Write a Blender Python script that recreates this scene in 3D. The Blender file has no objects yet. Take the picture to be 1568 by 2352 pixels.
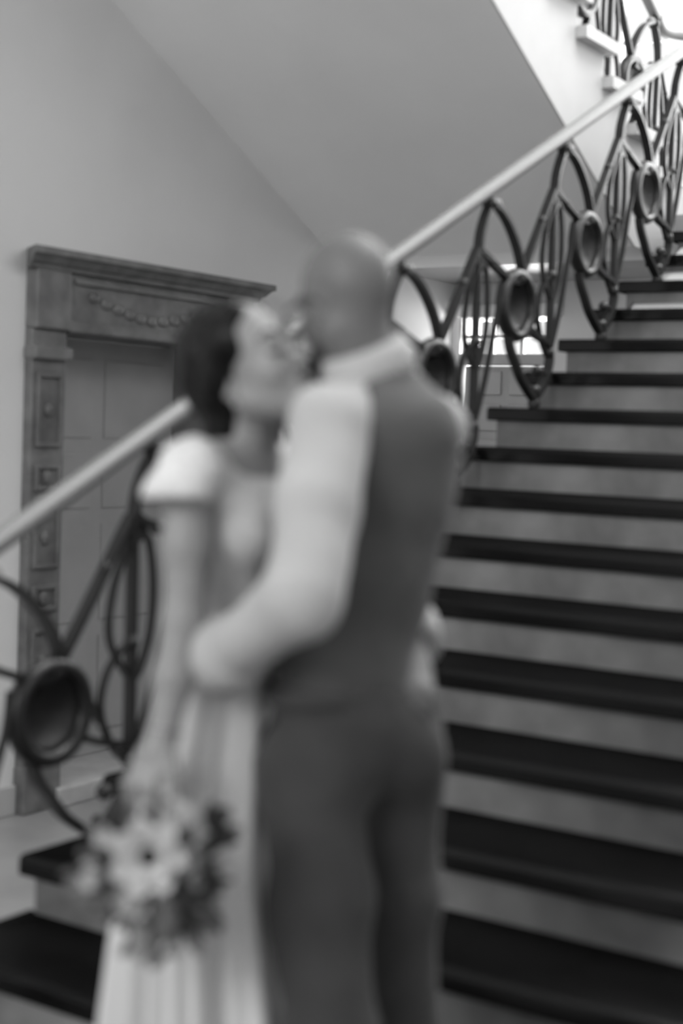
import bpy, bmesh, math, random
import numpy as np
from mathutils import Vector, Matrix
random.seed(7); rng = np.random.default_rng(7)
C = bpy.context.scene.collection
PI = math.pi

# ------------------------------------------------------------------ camera
IW, IH = 1568, 2352
FPX = 3371.14
CAM = np.array([2.88025, -2.52110, 1.38092])
YAW, PITCH, ROLL = -0.585172, -0.0549345, 0.0360128
def cam_axes():
    cy, sy = math.cos(YAW), math.sin(YAW); cp, sp = math.cos(PITCH), math.sin(PITCH); cr, sr = math.cos(ROLL), math.sin(ROLL)
    f = np.array([sy*cp, cy*cp, sp]); r = np.array([cy, -sy, 0.0]); u = np.cross(r, f)
    return r*cr+u*sr, -r*sr+u*cr, f
CR, CU, CF = cam_axes()
cam = bpy.data.cameras.new('camera'); cam_o = bpy.data.objects.new('camera', cam); C.objects.link(cam_o)
m = Matrix.Identity(4)
for i in range(3):
    m[i][0], m[i][1], m[i][2], m[i][3] = CR[i], CU[i], -CF[i], CAM[i]
cam_o.matrix_world = m
cam.sensor_fit = 'VERTICAL'; cam.sensor_height = 36.0; cam.sensor_width = 24.0
cam.lens = FPX/IH*36.0
cam.clip_start = 0.05
cam.dof.use_dof = True
cam.dof.focus_distance = 20.0
cam.dof.aperture_fstop = (cam.lens/1000)/0.033
cam.dof.aperture_blades = 0
bpy.context.scene.camera = cam_o

def P(px, py, d):
    """world point at depth d along the view axis"""
    return CAM + (CF + CR*(px-IW/2)/FPX - CU*(py-IH/2)/FPX)*d

# ------------------------------------------------------------------ world, lights, exposure
sc = bpy.context.scene
sc.view_settings.view_transform = 'Standard'; sc.view_settings.look = 'None'
sc.view_settings.exposure = 0.12; sc.view_settings.gamma = 1.0; sc.view_settings.use_curve_mapping = False
w = bpy.data.worlds.new('sky'); sc.world = w; w.use_nodes = True
w.node_tree.nodes['Background'].inputs[0].default_value = (1, 1, 1, 1)
w.node_tree.nodes['Background'].inputs[1].default_value = 1.0
def area(name, loc, aim, sx, sy, power):
    l = bpy.data.lights.new(name, 'AREA'); l.shape = 'RECTANGLE'; l.size = sx; l.size_y = sy; l.energy = power
    o = bpy.data.objects.new(name, l); C.objects.link(o); o.location = loc
    d = Vector(aim)-Vector(loc); o.rotation_euler = d.to_track_quat('-Z', 'Y').to_euler()
    return o
LIGHT_LANDING, LIGHT_RIGHT, LIGHT_HALL, LIGHT_TRANSOM = 240, 60, 300, 24
area('daylight_landing', (0.55, 6.75, 4.35), (0.55, 0, 4.2), 3.1, 2.9, LIGHT_LANDING)
area('daylight_stair_side', (4.6, 2.6, 5.3), (0.0, 2.6, 4.0), 4.6, 1.9, LIGHT_RIGHT)
area('daylight_hall', (0.7, -6.75, 3.5), (0.7, 0, 1.4), 3.4, 2.4, LIGHT_HALL)
LIGHT_ADDED_TOP = 470
area('added_top_light', (1.9, 2.9, 7.2), (1.8, 2.7, 0), 2.8, 4.6, LIGHT_ADDED_TOP)  # added overhead lamp: rim light on the heads, brighter upper risers
area('daylight_transom', (-1.66, 6.6, 2.06), (-1.66, 0, 1.9), 0.62, 0.30, LIGHT_TRANSOM)

# ------------------------------------------------------------------ materials
def mat(name, v, rough=0.6, metal=0.0, noise=0.0, nscale=8.0, bump=0.0, bscale=60.0, spec=0.5, detail=4.0, sheen=0.0, stretch=None):
    mt = bpy.data.materials.new(name); mt.use_nodes = True
    nt = mt.node_tree; b = nt.nodes['Principled BSDF']
    b.inputs['Base Color'].default_value = (v, v, v, 1)
    b.inputs['Roughness'].default_value = rough; b.inputs['Metallic'].default_value = metal
    b.inputs['Specular IOR Level'].default_value = spec
    if sheen: b.inputs['Sheen Weight'].default_value = sheen
    tc = nt.nodes.new('ShaderNodeTexCoord'); src = tc.outputs['Object']
    if stretch:
        mp = nt.nodes.new('ShaderNodeMapping'); mp.inputs['Scale'].default_value = stretch
        nt.links.new(src, mp.inputs['Vector']); src = mp.outputs['Vector']
    if noise:
        n = nt.nodes.new('ShaderNodeTexNoise'); n.inputs['Scale'].default_value = nscale; n.inputs['Detail'].default_value = detail
        nt.links.new(src, n.inputs['Vector'])
        r = nt.nodes.new('ShaderNodeMapRange'); r.inputs['From Min'].default_value = 0.3; r.inputs['From Max'].default_value = 0.7
        r.inputs['To Min'].default_value = v*(1-noise); r.inputs['To Max'].default_value = min(1, v*(1+noise))
        nt.links.new(n.outputs['Fac'], r.inputs['Value']); nt.links.new(r.outputs['Result'], b.inputs['Base Color'])
    if bump:
        n2 = nt.nodes.new('ShaderNodeTexNoise'); n2.inputs['Scale'].default_value = bscale; n2.inputs['Detail'].default_value = 3
        nt.links.new(src, n2.inputs['Vector'])
        bp = nt.nodes.new('ShaderNodeBump'); bp.inputs['Strength'].default_value = bump; bp.inputs['Distance'].default_value = 0.01
        nt.links.new(n2.outputs['Fac'], bp.inputs['Height']); nt.links.new(bp.outputs['Normal'], b.inputs['Normal'])
    return mt
M = dict(
    wall=mat('wall_plaster', .70, .9, noise=.03, nscale=1.5, bump=.05, bscale=90),
    soffit=mat('soffit_plaster', .86, .9, noise=.03, nscale=1.5),
    stringer=mat('stringer_plaster', .44, .8, noise=.02),
    floor=mat('stone_floor', .30, .35, noise=.15, nscale=3), floor2=mat('dark_stone_floor', .10, .3, noise=.2, nscale=3),
    riser=mat('marble_riser', .20, .4, noise=.5, nscale=3.2, detail=6),
    tread=mat('dark_tread', .005, .16, noise=.2, nscale=5, spec=.03),
    string2=mat('upper_string_plaster', .55, .8, noise=.02),
    stone=mat('tread_stone_light', .45, .5, noise=.15),
    iron=mat('wrought_iron', .028, .36, metal=.35, bump=.1, bscale=120),
    rail=mat('handrail_metal', .23, .45, metal=.1),
    wood=mat('door_surround', .155, .5, noise=.3, nscale=9, bump=.25, bscale=35),
    leaf=mat('door_leaf_paint', .45, .55, noise=.06, nscale=4),
    dark=mat('dark_gap', .01, .8),
    white=mat('window_frame_paint', .8, .5),
    skin=mat('skin', .155, .5, noise=.06, nscale=14, spec=.4),
    skin2=mat('skin_fair', .30, .48, noise=.05, nscale=14, spec=.4),
    lips=mat('lips', .16, .45), brow=mat('brow_hair', .03, .7), beard=mat('beard', .05, .8, noise=.4, nscale=120),
    hair=mat('dark_hair', .006, .5, noise=.5, nscale=60, bump=.3, bscale=120, spec=.2, stretch=(1, 1, .25)),
    shirt=mat('white_shirt', .48, .85, bump=.12, bscale=18, sheen=.1),
    vest=mat('waistcoat_cloth', .08, .85, noise=.15, nscale=12, bump=.15, bscale=30, sheen=.1),
    satin=mat('waistcoat_back', .085, .5, noise=.1, nscale=10, bump=.1, bscale=20),
    trouser=mat('trouser_cloth', .044, .85, noise=.15, nscale=10, bump=.15, bscale=25, sheen=.1),
    leather=mat('black_leather', .01, .35),
    lace=mat('lace', .72, .85, noise=.10, nscale=55, bump=.3, bscale=80),
    satinw=mat('dress_satin', .70, .55, noise=.03, nscale=6),
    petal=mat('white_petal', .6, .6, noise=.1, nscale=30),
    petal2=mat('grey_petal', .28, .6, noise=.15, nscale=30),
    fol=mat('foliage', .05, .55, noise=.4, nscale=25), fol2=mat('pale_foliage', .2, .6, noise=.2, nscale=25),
    stem=mat('flower_stems', .08, .6), ribbon=mat('ribbon', .6, .5), metal=mat('bracelet_silver', .6, .25, metal=.9),
)
g_ = bpy.data.materials.new('window_glass'); g_.use_nodes = True
nt = g_.node_tree; nt.nodes.clear()
o_ = nt.nodes.new('ShaderNodeOutputMaterial'); mx = nt.nodes.new('ShaderNodeMixShader'); tr = nt.nodes.new('ShaderNodeBsdfTransparent'); gl = nt.nodes.new('ShaderNodeBsdfGlossy')
gl.inputs['Roughness'].default_value = .05; mx.inputs[0].default_value = .08
nt.links.new(tr.outputs[0], mx.inputs[1]); nt.links.new(gl.outputs[0], mx.inputs[2]); nt.links.new(mx.outputs[0], o_.inputs[0])
M['glass'] = g_
# polished black stone: dark body with a weak constant gloss
t_ = M['tread']; nt = t_.node_tree; b_ = nt.nodes['Principled BSDF']
src_ = b_.inputs['Base Color'].links[0].from_socket
df = nt.nodes.new('ShaderNodeBsdfDiffuse'); gl = nt.nodes.new('ShaderNodeBsdfGlossy'); mx = nt.nodes.new('ShaderNodeMixShader')
gl.inputs['Roughness'].default_value = .2; mx.inputs[0].default_value = .03
nt.links.new(src_, df.inputs['Color']); nt.links.new(df.outputs[0], mx.inputs[1]); nt.links.new(gl.outputs[0], mx.inputs[2])
nt.links.new(mx.outputs[0], nt.nodes['Material Output'].inputs['Surface']); nt.nodes.remove(b_)

# ------------------------------------------------------------------ mesh helpers
def link(name, me, material, parent=None, loc=None):
    o = bpy.data.objects.new(name, me); C.objects.link(o)
    if material is not None and not me.materials: me.materials.append(material)
    if parent is not None: o.parent = parent
    if loc is not None: o.location = loc
    return o
def mesh(name, v, f, smooth=False):
    me = bpy.data.meshes.new(name)
    me.from_pydata([tuple(map(float, p)) for p in v], [], [tuple(map(int, q)) for q in f]); me.update()
    if smooth: me.polygons.foreach_set('use_smooth', [True]*len(me.polygons))
    return me
def mesh_np(name, v, q, smooth=True):
    me = bpy.data.meshes.new(name)
    n = len(v); nf = len(q); k = q.shape[1]
    me.vertices.add(n); me.vertices.foreach_set('co', np.asarray(v, np.float32).ravel())
    me.loops.add(nf*k); me.loops.foreach_set('vertex_index', np.asarray(q, np.int32).ravel())
    me.polygons.add(nf); me.polygons.foreach_set('loop_start', np.arange(0, nf*k, k, dtype=np.int32))
    me.update(calc_edges=True)
    if smooth: me.polygons.foreach_set('use_smooth', np.ones(nf, bool))
    me.validate(); return me
def tag(o, label=None, cat=None, group=None, kind=None):
    if label: o['label'] = label
    if cat: o['category'] = cat
    if group: o['group'] = group
    if kind: o['kind'] = kind
    return o
def empty(name, loc=(0, 0, 0)):
    o = bpy.data.objects.new(name, None); C.objects.link(o); o.location = loc; o.empty_display_size = .1; return o
def box_me(name, x0, x1, y0, y1, z0, z1, bev=0.0):
    bm = bmesh.new(); r = bmesh.ops.create_cube(bm, size=1)
    for v in bm.verts:
        v.co = Vector(((x0+x1)/2+v.co.x*(x1-x0), (y0+y1)/2+v.co.y*(y1-y0), (z0+z1)/2+v.co.z*(z1-z0)))
    if bev: bmesh.ops.bevel(bm, geom=bm.edges[:], offset=bev, segments=2, affect='EDGES', profile=.5)
    me = bpy.data.meshes.new(name); bm.to_mesh(me); bm.free(); return me
def box(name, x0, x1, y0, y1, z0, z1, material, parent=None, bev=0.0):
    return link(name, box_me(name, x0, x1, y0, y1, z0, z1, bev), material, parent)
def boxes_me(name, L, bev=0.0):
    bm = bmesh.new()
    for (x0, x1, y0, y1, z0, z1) in L:
        b2 = box_me('t', x0, x1, y0, y1, z0, z1, bev); bm.from_mesh(b2); bpy.data.meshes.remove(b2)
    me = bpy.data.meshes.new(name); bm.to_mesh(me); bm.free(); return me
def prism_x(name, poly, x0, x1):
    """polygon in (y,z) extruded along x"""
    n = len(poly)
    v = [(x0, y, z) for y, z in poly]+[(x1, y, z) for y, z in poly]
    f = [tuple(range(n)), tuple(range(2*n-1, n-1, -1))]+[(i, i+n, (i+1) % n+n, (i+1) % n) for i in range(n)]
    bm = bmesh.new(); vs = [bm.verts.new(p) for p in v]
    for q in f: bm.faces.new([vs[i] for i in q])
    bmesh.ops.recalc_face_normals(bm, faces=bm.faces[:])
    me = bpy.data.meshes.new(name); bm.to_mesh(me); bm.free(); return me
def catmull(pts, n=8):
    p = [np.array(q, float) for q in pts]; p = [2*p[0]-p[1]]+p+[2*p[-1]-p[-2]]
    out = []
    for i in range(1, len(p)-2):
        for t in np.linspace(0, 1, n, endpoint=False):
            a, b, c, d = p[i-1], p[i], p[i+1], p[i+2]
            out.append(.5*((2*b)+(-a+c)*t+(2*a-5*b+4*c-d)*t*t+(-a+3*b-3*c+d)*t**3))
    out.append(p[-2]); return np.array(out)
def sweep(path, prof, up=(1, 0, 0), closed=False):
    """sweep 2D profile (side, up) along 3D path; returns verts, faces"""
    path = np.asarray(path, float); n = len(path); k = len(prof); V = []; Fc = []
    up0 = np.array(up, float)
    for i in range(n):
        if closed: t = path[(i+1) % n]-path[i-1]
        else: t = path[min(i+1, n-1)]-path[max(i-1, 0)]
        t /= np.linalg.norm(t)+1e-9
        u = up0-t*np.dot(up0, t); u /= np.linalg.norm(u)+1e-9
        s = np.cross(t, u)
        for a, b in prof: V.append(path[i]+s*a+u*b)
    m_ = n if closed else n-1
    for i in range(m_):
        for j in range(k):
            i2 = (i+1) % n; j2 = (j+1) % k
            Fc.append((i*k+j, i*k+j2, i2*k+j2, i2*k+j))
    if not closed:
        Fc.append(tuple(range(k))[::-1]); Fc.append(tuple((n-1)*k+j for j in range(k)))
    return V, Fc
def rect(w_, h_): return [(-w_/2, -h_/2), (w_/2, -h_/2), (w_/2, h_/2), (-w_/2, h_/2)]
def circ(r, n=10): return [(r*math.cos(2*PI*i/n), r*math.sin(2*PI*i/n)) for i in range(n)]
def join(parts):
    V = []; Fc = []
    for v, f in parts:
        o = len(V); V += list(v); Fc += [tuple(i+o for i in q) for q in f]
    return V, Fc
def sphere(c, r, nu=14, nv=9, sc3=(1, 1, 1)):
    V = []; Fc = []
    for j in range(nv+1):
        th = PI*j/nv
        for i in range(nu):
            ph = 2*PI*i/nu
            V.append((c[0]+r*sc3[0]*math.sin(th)*math.cos(ph), c[1]+r*sc3[1]*math.sin(th)*math.sin(ph), c[2]+r*sc3[2]*math.cos(th)))
    for j in range(nv):
        for i in range(nu):
            Fc.append((j*nu+i, (j+1)*nu+i, (j+1)*nu+(i+1) % nu, j*nu+(i+1) % nu))
    return V, Fc
def revolve(prof, c, axis, n=28):
    """profile list of (r, t) revolved about axis through c"""
    a = np.array(axis, float); a /= np.linalg.norm(a)
    h = np.array([0, 0, 1.]) if abs(a[2]) < .9 else np.array([1., 0, 0])
    e1 = np.cross(a, h); e1 /= np.linalg.norm(e1); e2 = np.cross(a, e1)
    V = []; Fc = []; k = len(prof)
    for i in range(n):
        ph = 2*PI*i/n; d = e1*math.cos(ph)+e2*math.sin(ph)
        for r, t in prof: V.append(np.array(c)+d*r+a*t)
    for i in range(n):
        for j in range(k-1):
            i2 = (i+1) % n
            Fc.append((i*k+j, i2*k+j, i2*k+j+1, i*k+j+1))
    return V, Fc

# ------------------------------------------------------------------ setting: room shell
R_, G_ = .165, .327416          # rise and going of a step
SL = R_/G_
XL, XR, YF, YB, ZF, ZC = -2.05, 4.0, 6.2, -6.2, -.44, 6.6
LZ = 16*R_                      # half landing height
LY = 16*G_
def struct(o, label, cat='structure'):
    o['kind'] = 'structure'; o['label'] = label; o['category'] = cat; return o
struct(box('floor', -.04, XR, YB, .03, -.6, -R_, M['floor2']), 'dark stone floor that the couple stand on', 'floor')
struct(box('floor', XL-.4, -.04, YB, YF, -.6, ZF, M['floor']), 'lower stone floor beside the stairs below the door', 'floor')
KX0, KX1, KY0, KY1 = .4, 3.4, .5, 5.3
struct(link('ceiling', boxes_me('ceiling', [(XL-.4, KX0, YB-.3, YF+.3, ZC, ZC+.2), (KX1, XR+.3, YB-.3, YF+.3, ZC, ZC+.2), (KX0, KX1, YB-.3, KY0, ZC, ZC+.2), (KX0, KX1, KY1, YF+.3, ZC, ZC+.2)]), M['wall']), 'plain plaster ceiling high over the stairwell', 'ceiling')
# left wall with door opening
DY0, DY1, DZ1 = 2.478, 3.665, 1.795
struct(link('wall_left', boxes_me('wall_left', [(XL-.4, XL, YB, DY0-.012, ZF, ZC), (XL-.4, XL, DY1+.012, YF+.2, ZF, ZC), (XL-.4, XL, DY0-.012, DY1+.012, DZ1+.02, ZC)]), M['wall']),
       'pale plaster wall on the left with the framed door', 'wall')
# far wall with landing window and transom door
WX0, WX1, WZ0, WZ1 = -1.02, 2.1, 2.95, 5.75
TX0, TX1, TZ0, TZ1 = -1.99, -1.33, 1.93, 2.17
struct(link('wall_far', boxes_me('wall_far', [(XL, WX0, YF, YF+.3, LZ, ZC), (WX1, XR, YF, YF+.3, LZ, ZC), (WX0, WX1, YF, YF+.3, LZ, WZ0), (WX0, WX1, YF, YF+.3, WZ1, ZC),
       (XL, TX0, YF, YF+.3, ZF, LZ), (TX1, XR, YF, YF+.3, ZF, LZ), (TX0, TX1, YF, YF+.3, TZ1, LZ)]), M['wall']),
       'far plaster wall behind the half landing', 'wall')
RY0, RY1, RZ0, RZ1 = .3, 5.0, 4.3, 6.2
struct(link('wall_right', boxes_me('wall_right', [(XR, XR+.3, YB, RY0, -.6, ZC), (XR, XR+.3, RY1, YF+.3, -.6, ZC), (XR, XR+.3, RY0, RY1, -.6, RZ0), (XR, XR+.3, RY0, RY1, RZ1, ZC)]), M['wall']),
       'plaster wall on the right of the staircase', 'wall')
BX0, BX1, BZ0, BZ1 = -1.0, 2.4, 2.3, 4.7
struct(link('wall_back', boxes_me('wall_back', [(XL-.4, BX0, YB-.3, YB, -.6, ZC), (BX1, XR+.3, YB-.3, YB, -.6, ZC), (BX0, BX1, YB-.3, YB, -.6, BZ0), (BX0, BX1, YB-.3, YB, BZ1, ZC)]), M['wall']),
       'plaster wall behind the viewer with tall windows', 'wall')

def window(name, axis, a0, a1, z0, z1, pos, na, nz, label, fw=.06, depth=.06):
    """framed window in plane x=pos or y=pos with na x nz panes"""
    root = empty(name, (0, 0, 0)); struct(root, label, 'window')
    def bx(nm, u0, u1, w0, w1, d, mt):
        if axis == 'y': return box(nm, u0, u1, pos-d/2, pos+d/2, w0, w1, mt, root, .004 if mt is not M['glass'] else 0)
        return box(nm, pos-d/2, pos+d/2, u0, u1, w0, w1, mt, root, .004 if mt is not M['glass'] else 0)
    for nm, u0, u1, w0, w1 in (('frame', a0, a1, z0, z0+fw), ('frame', a0, a1, z1-fw, z1), ('frame', a0, a0+fw, z0+fw, z1-fw), ('frame', a1-fw, a1, z0+fw, z1-fw)):
        bx(nm, u0, u1, w0, w1, depth, M['white'])
    us = np.linspace(a0+fw, a1-fw, na+1); zs = np.linspace(z0+fw, z1-fw, nz+1)
    for u in us[1:-1]: bx('mullion', u-.018, u+.018, z0+fw, z1-fw, depth*.7, M['white'])
    for z in zs[1:-1]: bx('glazing_bar', a0+fw, a1-fw, z-.014, z+.014, depth*.5, M['white'])
    for i in range(na):
        for j in range(nz):
            bx('pane', us[i]+.015, us[i+1]-.015, zs[j]+.012, zs[j+1]-.012, .006, M['glass'])
    return root
window('window_1', 'y', WX0, WX1, WZ0, WZ1, YF+.12, 4, 3, 'tall bright window on the half landing seen through ironwork')
window('window_2', 'x', RY0, RY1, RZ0, RZ1, XR+.12, 5, 2, 'high window in the right wall over the stairs')
window('window_3', 'y', BX0, BX1, BZ0, BZ1, YB-.12, 5, 3, 'tall hall window behind the viewer')

# unseen skylight, added so light reaches heads and shoulders from above
w4 = empty('added_skylight', (0, 0, 0)); struct(w4, 'added glazed skylight, out of view, bringing overhead light to the stairs', 'window')
for x in np.linspace(KX0+.02, KX1-.02, 5): box('rafter_bar', x-.02, x+.02, KY0, KY1, ZC+.05, ZC+.11, M['white'], w4)
for y in np.linspace(KY0+.02, KY1-.02, 6): box('glazing_bar', KX0, KX1, y-.015, y+.015, ZC+.06, ZC+.10, M['white'], w4)
kx = np.linspace(KX0+.02, KX1-.02, 5); ky = np.linspace(KY0+.02, KY1-.02, 6)
for i in range(4):
    for j in range(5): box('pane', kx[i]+.02, kx[i+1]-.02, ky[j]+.015, ky[j+1]-.015, ZC+.078, ZC+.084, M['glass'], w4)

# far door under the landing
d2 = empty('door_2', (0, 0, 0)); struct(d2, 'far panelled door under the landing with small bright panes above', 'door')
box('door_leaf', TX0+.02, TX1-.02, YF+.06, YF+.11, ZF, TZ0-.08, M['leaf'], d2)
for z0, z1 in ((1.42, 1.60), (1.66, 1.82), (.5, 1.36), (-.3, .42)):
    for x0, x1 in ((TX0+.08, (TX0+TX1)/2-.03), ((TX0+TX1)/2+.03, TX1-.08)):
        box('panel', x0, x1, YF+.035, YF+.06, z0, z1, M['leaf'], d2, .008)
box('transom_rail', TX0, TX1, YF-.02, YF+.12, TZ0-.07, TZ0, M['leaf'], d2, .006)
box('lintel', TX0-.02, TX1+.1, YF-.05, YF-.001, TZ1, TZ1+.09, M['white'], d2, .01)
for x in np.linspace(TX0, TX1, 4): box('mullion', x-.012, x+.012, YF+.05, YF+.09, TZ0, TZ1, M['leaf'], d2)
box('glazing_bar', TX0, TX1, YF+.05, YF+.09, (TZ0+TZ1)/2-.01, (TZ0+TZ1)/2+.01, M['leaf'], d2)
xs_ = np.linspace(TX0, TX1, 4)
for i in range(3):
    for z0, z1 in ((TZ0, (TZ0+TZ1)/2), ((TZ0+TZ1)/2, TZ1)):
        box('pane', xs_[i]+.012, xs_[i+1]-.012, YF+.066, YF+.072, z0+.01, z1-.01, M['glass'], d2)

# ------------------------------------------------------------------ door with carved surround on the left wall
dr = empty('door_1', (XL, (DY0+DY1)/2, ZF)); struct(dr, 'grey door in a carved dark surround on the left wall', 'door')
def dbox(nm, x0, x1, y0, y1, z0, z1, mt, par=None, bev=0.0):
    o = box(nm, x0-XL, x1-XL, y0-(DY0+DY1)/2, y1-(DY0+DY1)/2, z0-ZF, z1-ZF, mt, par or dr, bev); return o
OY0, OY1 = 2.263, 3.880
leaf_o = dbox('door_leaf', XL-.36, XL-.30, DY0+.003, DY1-.003, -.34, DZ1, M['leaf'])
for z0, z1 in ((-.22, .28), (.36, .86), (.94, 1.22), (1.30, 1.70)):
    for y0, y1 in ((DY0+.10, DY0+.55), (DY0+.64, DY1-.10)):
        dbox('panel', XL-.302, XL-.292, y0, y1, z0, z1, M['leaf'], leaf_o, .004).location = (0, 0, 0)
for nm, y0, y1 in (('door_jamb', OY0, DY0), ('door_jamb', DY1, OY1)):
    j = dbox(nm, XL-.38, XL+.05, y0, y1, ZF, 1.80, M['wood'], None, .006)
    ym = (y0+y1)/2
    for z0, z1 in ((-.30, .02), (.10, .42), (.50, .62), (.70, .98), (1.06, 1.18), (1.26, 1.60)):
        fr = [(XL+.05, XL+.066, y0+.025, y0+.045, z0, z1), (XL+.05, XL+.066, y1-.045, y1-.025, z0, z1), (XL+.05, XL+.066, y0+.045, y1-.045, z0, z0+.02), (XL+.05, XL+.066, y0+.045, y1-.045, z1-.02, z1)]
        me = boxes_me('moulding', [(a-XL, b-XL, c-(DY0+DY1)/2, d-(DY0+DY1)/2, e-ZF, f-ZF) for a, b, c, d, e, f in fr], .003)
        link('moulding', me, M['wood'], j)
        v, f = sphere((XL+.052-XL, ym-(DY0+DY1)/2, (z0+z1)/2-ZF), .03, 10, 6, (.5, 1, 1.2))
        link('rosette', mesh('rosette', v, f, True), M['wood'], j)
    dbox('capital', XL, XL+.085, y0-.012, y1+.012, 1.66, 1.72, M['wood'], None, .01)
    dbox('frieze_block', XL-.02, XL+.075, y0, y1, 1.80, 2.07, M['wood'], None, .008)
    dbox('plinth_block', XL, XL+.075, y0-.01, y1+.01, ZF, ZF+.22, M['wood'], None, .008)
lt = dbox('lintel', XL-.38, XL+.05, DY0, DY1, 1.80, 2.07, M['wood'], None, .004)
dbox('architrave', XL, XL+.07, DY0, DY1, 1.795, 1.845, M['wood'], None, .008)
dbox('moulding', XL+.05, XL+.07, DY0+.04, DY1-.04, 2.02, 2.045, M['wood'], None, .006)
for t in np.linspace(-1, 1, 11):      # carved swag in the frieze
    ym = (DY0+DY1)/2+t*.42; zz = 1.94-.05*(1-t*t)+.03*abs(t)
    v, f = sphere((XL+.055-XL, ym-(DY0+DY1)/2, zz-ZF), .03, 10, 6, (.35, 1.3, .9))
    link('carving', mesh('carving', v, f, True), M['wood'], lt)
# cornice profile swept with returns
prof = [(XL, 2.07), (XL+.075, 2.07), (XL+.085, 2.09), (XL+.10, 2.095), (XL+.13, 2.125), (XL+.15, 2.13), (XL+.15, 2.16), (XL, 2.16)]
V = []; Fc = []
for e, s in ((OY0, -1), (OY1, 1)):
    for x, z in prof: V.append((x-XL, e+s*(x-XL)*.62-(DY0+DY1)/2, z-ZF))
n = len(prof); Fc = [tuple(range(n))[::-1], tuple(range(n, 2*n))]+[(i, (i+1) % n, (i+1) % n+n, i+n) for i in range(n)]
link('cornice', mesh('cornice', V, Fc), M['wood'], dr)
dbox('threshold', XL-.36, XL+.10, DY0-.02, DY1+.02, ZF, -.345, M['stone'], None, .01)
dbox('door_knob_plate', XL-.302, XL-.288, DY0+.035, DY0+.075, .50, .70, M['iron'], leaf_o, .003)
for nm, y0, y1, lb in (('baseboard_left', YB, OY0-.01, 'pale skirting board left of the carved door'), ('baseboard_left', OY1+.01, YF, 'pale skirting board between the carved door and the far wall')):
    struct(box(nm, XL, XL+.025, y0, y1, ZF, ZF+.14, M['stringer'], None, .006), lb, 'baseboard')

# ------------------------------------------------------------------ lower flight
st = empty('staircase', (0, 0, 0)); struct(st, 'broad flight of stairs with black treads and grey marble risers', 'staircase')
TT = .056
tp = [(.004, 0), (0, .004)]+[(.018*(1-math.cos(a)), TT-.018+.018*math.sin(a)) for a in np.linspace(0, PI/2, 7)]
def tread_mesh(name, depth, x0, x1):
    poly = [(depth, 0)]+[(depth, TT)]+[(a, b) for a, b in reversed(tp)]
    return prism_x(name, poly, x0, x1)
tm = tread_mesh('tread', G_+.05, -.03, XR)
rm = box_me('riser', 0.0, XR, 0, .03, 0, R_-TT+.001)
for i in range(0, 17):
    if i < 16:
        o = link('tread', tm, M['tread'], st, (0, i*G_, i*R_-.036))
    rr = link('riser', rm, M['riser'], st, (0, i*G_+.035, (i-1)*R_+.02))
box('landing_edge', -.03, XR, LY, LY+.06, LZ-.032, LZ+.02, M['tread'], st, .012)
poly = [(0.07, -R_)]
for i in range(0, 16): poly += [(i*G_+.07, i*R_-.038), ((i+1)*G_+.07, i*R_-.038)]
poly += [(LY+.07, LZ-.24), (LY-.35, LZ-.24), (LY-.9, LZ-.55), (1.2, -R_)]
link('stair_core', prism_x('stair_core', poly, .04, XR), M['stringer'], st)
poly = [(0.02, ZF)]
for i in range(0, 16): poly += [(i*G_+.04, i*R_-.037), ((i+1)*G_+.04, i*R_-.037)]
poly += [(LY+.04, LZ-.24), (LY+.04, ZF)]
link('string_wall', prism_x('string_wall', poly, 0.0, .039), M['stringer'], st)
# half landing
struct(box('landing', XL, XR, LY+.055, YF, LZ-.24, LZ, M['floor']), 'half landing slab at the top of the flight', 'landing')
# ------------------------------------------------------------------ upper flight (returns toward the viewer)
up = empty('upper_staircase', (0, 0, 0)); struct(up, 'underside of the upper flight sloping across the ceiling', 'staircase')
UX1 = -.16
SO = .485
poly = []
for j in range(0, 16): poly += [(LY-j*G_, LZ+j*R_-(0 if j == 0 else .025)), (LY-j*G_, LZ+(j+1)*R_-.025)]
poly += [(0, LZ+16*R_-.025), (0, LZ+16*R_-SO)]
def soff(y): return LZ+(LY-y)*SL-SO
ylow = LY-(LZ-.24-LZ+SO)/SL
poly += [(ylow, LZ-.24), (LY+.055, LZ-.24), (LY+.055, LZ)]
link('soffit_slab', prism_x('soffit_slab', poly, XL, UX1-.012), M['soffit'], up)
link('string_face', prism_x('string_face', poly, UX1-.012, UX1), M['string2'], up)
tm2 = tread_mesh('tread', G_+.05, XL, -.10)
for j in range(1, 17):
    o = link('tread', tm2, M['stone'], up, (0, LY-(j-1)*G_+.04, LZ+j*R_-.025)); o.scale = (1, -1, 1)
struct(box('gallery', XL, UX1, YB, .0, LZ+16*R_-SO, LZ+16*R_, M['soffit']), 'gallery slab at the head of the upper flight', 'gallery')

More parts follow.
